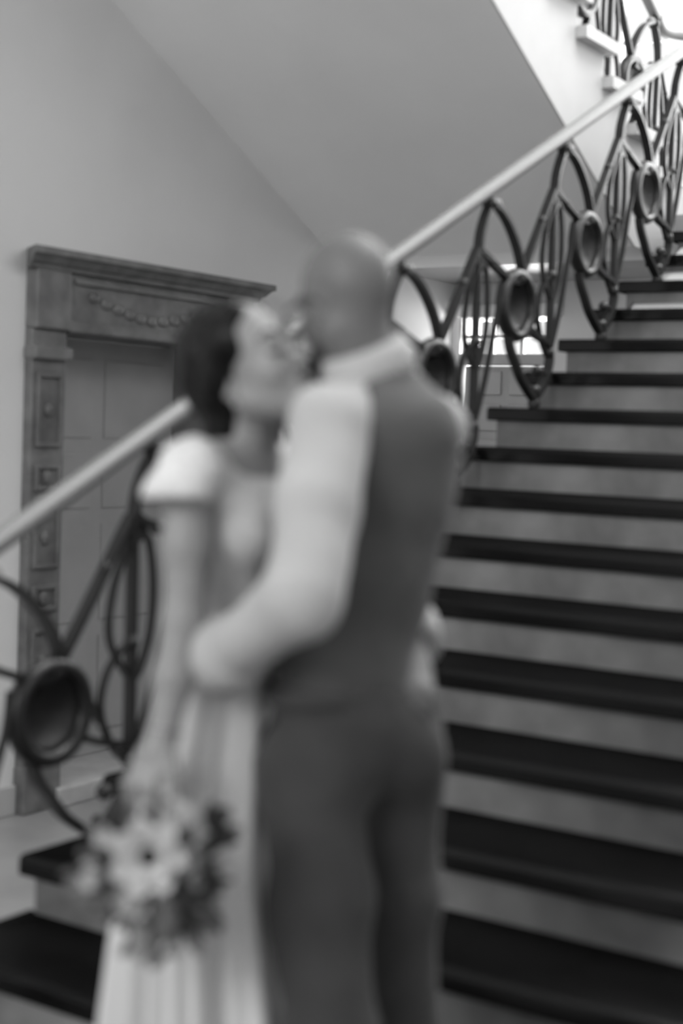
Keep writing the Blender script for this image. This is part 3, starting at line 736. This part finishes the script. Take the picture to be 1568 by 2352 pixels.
# flared sleeve hem, neckline
S.keep(P(430, 1160, 2.40), unit(-UPW*.95-RHh*.30)) if False else None
a_ = unit(beR-bsR)
_, X, Y, Z = S._reg(S.lo, S.lo+S.n*S.vox)
hem = (X-P(405, 1150, 2.38)[0])*a_[0]+(Y-P(405, 1150, 2.38)[1])*a_[1]+(Z-P(405, 1150, 2.38)[2])*a_[2]
arm_side = ((X-bsR[0])*LATb[0]+(Y-bsR[1])*LATb[1]) > -.028
S.D = np.where(arm_side, np.maximum(S.D, hem), S.D).astype(np.float32)
S.cone(bnk+UPW*.045, bnk+UPW*.02+FRb*.07-UPW*.01, .062, .055, .012, True)
S.keep([bwai[0], bwai[1], bwai[2]-.05], -UPW)
bod = child(S, 'bodice', M['lace'], bride, bbase, 'white lace bodice with flared cap sleeves')
# skirt: pleated loft from waist to floor
def skirt():
    nr, na = 46, 240; V = []
    zt = bwai[2]-.035; zb = FL+.012
    for i in range(nr):
        t = i/(nr-1); z = zt+(zb-zt)*t
        cx = bwai*(1-t)+np.array([bbase[0], bbase[1], 0])*t
        q = min(1, t*3.2); c0 = bwai+(bpel-bwai)*q; c = np.array([c0[0], c0[1], z])+RHh*.05*max(0, t-.25)
        rl = np.interp(t, [0, .08, .22, .4, .7, 1], [.118, .136, .164, .175, .196, .24]); rf = np.interp(t, [0, .08, .22, .4, .7, 1], [.094, .11, .132, .155, .195, .26])
        amp = .005+.028*min(1, t*1.8)
        for j in range(na):
            a = 2*PI*j/na
            w_ = math.sin(13*a+1.5*math.sin(2*a)+.5*math.sin(3*t+a))*.7+.45*math.sin(23*a+2+1.2*math.sin(a*3))
            k = 1+amp*w_/rl
            p = c+LATb*rl*math.cos(a)*k+FRb*rf*math.sin(a)*k-bbase; V.append(p)
    F_ = [(i*na+j, (i+1)*na+j, (i+1)*na+(j+1) % na, i*na+(j+1) % na) for i in range(nr-1) for j in range(na)]
    return mesh('skirt', V, [q[::-1] for q in F_], True)
sk = link('skirt', skirt(), M['satinw'], bride); sk['label'] = 'long white pleated skirt'
so = sk.modifiers.new('thickness', 'SOLIDIFY'); so.thickness = .003
ring = [bwai-UPW*.03+LATb*.119*math.cos(t)+FRb*.096*math.sin(t)-bbase for t in np.linspace(0, 2*PI, 48, endpoint=False)]
v, f = sweep(ring, rect(.006, .04), (0, 0, 1), True); link('sash', mesh('sash', v, f, True), M['satinw'], bride)
tube_ring('bracelet', bwR+(beR-bwR)*.06, bwR-beR, .0265, .008, .004, M['metal'], bride, bbase, 'thin silver bracelet')

# ------------------------------------------------------------------ bouquet
bc = P(368, 1985, 2.27); top = bwR+hdir*.085+hn*.032
bq = empty('bouquet', tuple(top)); tag(bq, 'loose bouquet of white anemones and dark leaves held low by the woman', 'bouquet')
T0 = np.array(top)
axis = unit(bc-top)
e1 = unit(np.cross(axis, CF)); e2 = np.cross(axis, e1)
parts = []
for i in range(9):
    a = 2*PI*i/9; parts.append(sweep([top-axis*.07+(e1*math.cos(a)+e2*math.sin(a))*.014-T0, top+axis*.03+(e1*math.cos(a)+e2*math.sin(a))*.010-T0, bc+(e1*math.cos(a)+e2*math.sin(a))*.045-T0], circ(.0035, 6)))
for i in range(9):
    link('stem', mesh('stem', *parts[i], True), M['stem'], bq)
v, f = revolve([(.0, -.03), (.018, -.03), (.02, 0), (.018, .035), (0, .035)], top-T0, axis, 18); link('ribbon_wrap', mesh('ribbon_wrap', v, f, True), M['ribbon'], bq)
def petal_grid(L, Wd, cup, n=6, m_=5, tip=1.0):
    V = []; F_ = []
    for i in range(n+1):
        t = i/n; w_ = Wd*math.sin(PI*min(.97, .12+.82*t**.9))**.7
        for j in range(m_+1):
            s_ = j/m_*2-1
            V.append((t*L, s_*w_/2, cup*(t*t)*L+.25*Wd*s_*s_*.6+.0))
    for i in range(n):
        for j in range(m_): F_.append((i*(m_+1)+j, (i+1)*(m_+1)+j, (i+1)*(m_+1)+j+1, i*(m_+1)+j+1))
    return mesh('petal', V, F_, True)
PET = [petal_grid(.034, .030, .25), petal_grid(.026, .024, .5), petal_grid(.045, .022, .12), petal_grid(.060, .026, .2), petal_grid(.075, .018, .15)]
def orient(o, pos, xdir, zdir):
    x = unit(xdir); z = np.array(zdir, float); z = unit(z-x*(z@x)); y = np.cross(z, x)
    mm = Matrix(((x[0], y[0], z[0], pos[0]), (x[1], y[1], z[1], pos[1]), (x[2], y[2], z[2], pos[2]), (0, 0, 0, 1)))
    o.matrix_basis = mm
def add_mod(o, th=.0012):
    s_ = o.modifiers.new('thickness', 'SOLIDIFY'); s_.thickness = th
def flower(pos, nrm, sc_, mt, kind=0, dark=True):
    nrm = unit(nrm); h = unit(np.cross(nrm, [.3, .2, .9])); k = np.cross(nrm, h)
    v, f = sphere((0, 0, 0), .0105*sc_, 12, 8, (1, 1, .7))
    fl = link('flower', mesh('flower_heart', v, f, True), M['hair'] if dark else M['petal2'], bq); orient(fl, pos-T0, h, nrm)
    for lay, (n, l_) in enumerate(((7, 1.0), (5, .75))):
        for i in range(n):
            a = 2*PI*i/n+lay*.4+rng.normal()*.06
            p = link('petal', PET[0 if kind == 0 else 1], mt, fl); p.scale = (1, 1, 1)
            d = np.array([math.cos(a), math.sin(a), .12+.25*lay+(0.5 if kind else 0)])
            orient(p, np.array([math.cos(a), math.sin(a), -.2-.15*(1-lay)])*.007*sc_, d, (-.3*math.cos(a), -.3*math.sin(a), 1)); p.matrix_basis = p.matrix_basis @ Matrix.Diagonal((sc_*l_, sc_*l_, sc_, 1)); add_mod(p)
    if dark:
        for i in range(14):
            a = 2*PI*i/14; v, f = sphere((.017*sc_*math.cos(a), .017*sc_*math.sin(a), .004), .0018*sc_, 6, 4)
            link('stamen', mesh('stamen', v, f, True), M['hair'], fl)
cam_dir = -CF
flower(P(342, 1968, 2.17), cam_dir+CU*.15-CR*.1, 1.45, M['petal'])
flower(P(398, 1893, 2.20), cam_dir*.6+CU*.8+CR*.2, 1.15, M['petal'], 1, False)
flower(P(415, 1965, 2.20), cam_dir*.8+CR*.6, .9, M['petal'], 1, True)
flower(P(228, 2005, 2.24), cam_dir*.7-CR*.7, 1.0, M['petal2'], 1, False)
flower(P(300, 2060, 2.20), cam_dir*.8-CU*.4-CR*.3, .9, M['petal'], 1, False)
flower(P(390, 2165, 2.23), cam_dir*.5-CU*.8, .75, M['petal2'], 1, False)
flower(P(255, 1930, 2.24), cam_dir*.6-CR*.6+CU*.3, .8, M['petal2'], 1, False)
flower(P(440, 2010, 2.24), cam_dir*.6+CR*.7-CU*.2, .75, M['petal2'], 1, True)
def leaf(px, py, d, ang, mt, k, tilt=.3, s_=1.0):
    dirv = CR*math.cos(ang)-CU*math.sin(ang)+CF*tilt*rng.normal()*.6
    o = link('leaf', PET[k], mt, bq); orient(o, P(px, py, d)-T0, dirv, -CF+CR*rng.normal()*.4+CU*rng.normal()*.4); o.matrix_basis = o.matrix_basis @ Matrix.Scale(s_, 4); add_mod(o)
for i in range(84):      # dark foliage, mostly low and right
    a = rng.uniform(0, 2*PI); r_ = rng.uniform(10, 95)
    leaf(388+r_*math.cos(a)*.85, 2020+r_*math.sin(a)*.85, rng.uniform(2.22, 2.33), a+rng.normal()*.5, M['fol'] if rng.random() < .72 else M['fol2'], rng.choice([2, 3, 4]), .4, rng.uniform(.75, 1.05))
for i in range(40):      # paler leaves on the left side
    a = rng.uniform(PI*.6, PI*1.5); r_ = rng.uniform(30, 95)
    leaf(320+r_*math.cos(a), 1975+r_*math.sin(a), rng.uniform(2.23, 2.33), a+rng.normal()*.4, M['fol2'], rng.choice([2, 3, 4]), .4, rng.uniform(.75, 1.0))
for i in range(14):      # hanging sprays
    leaf(370+rng.normal()*35, 2070+rng.uniform(0, 80), rng.uniform(2.22, 2.30), PI/2+rng.normal()*.35, M['fol'] if i % 2 else M['fol2'], rng.choice([2, 3]), .3, 1.0)
for i in range(8):
    leaf(480+rng.normal()*12, 1915+rng.normal()*25, 2.27, -.5+rng.normal()*.7, M['fol'], 2, .3, 1.0)
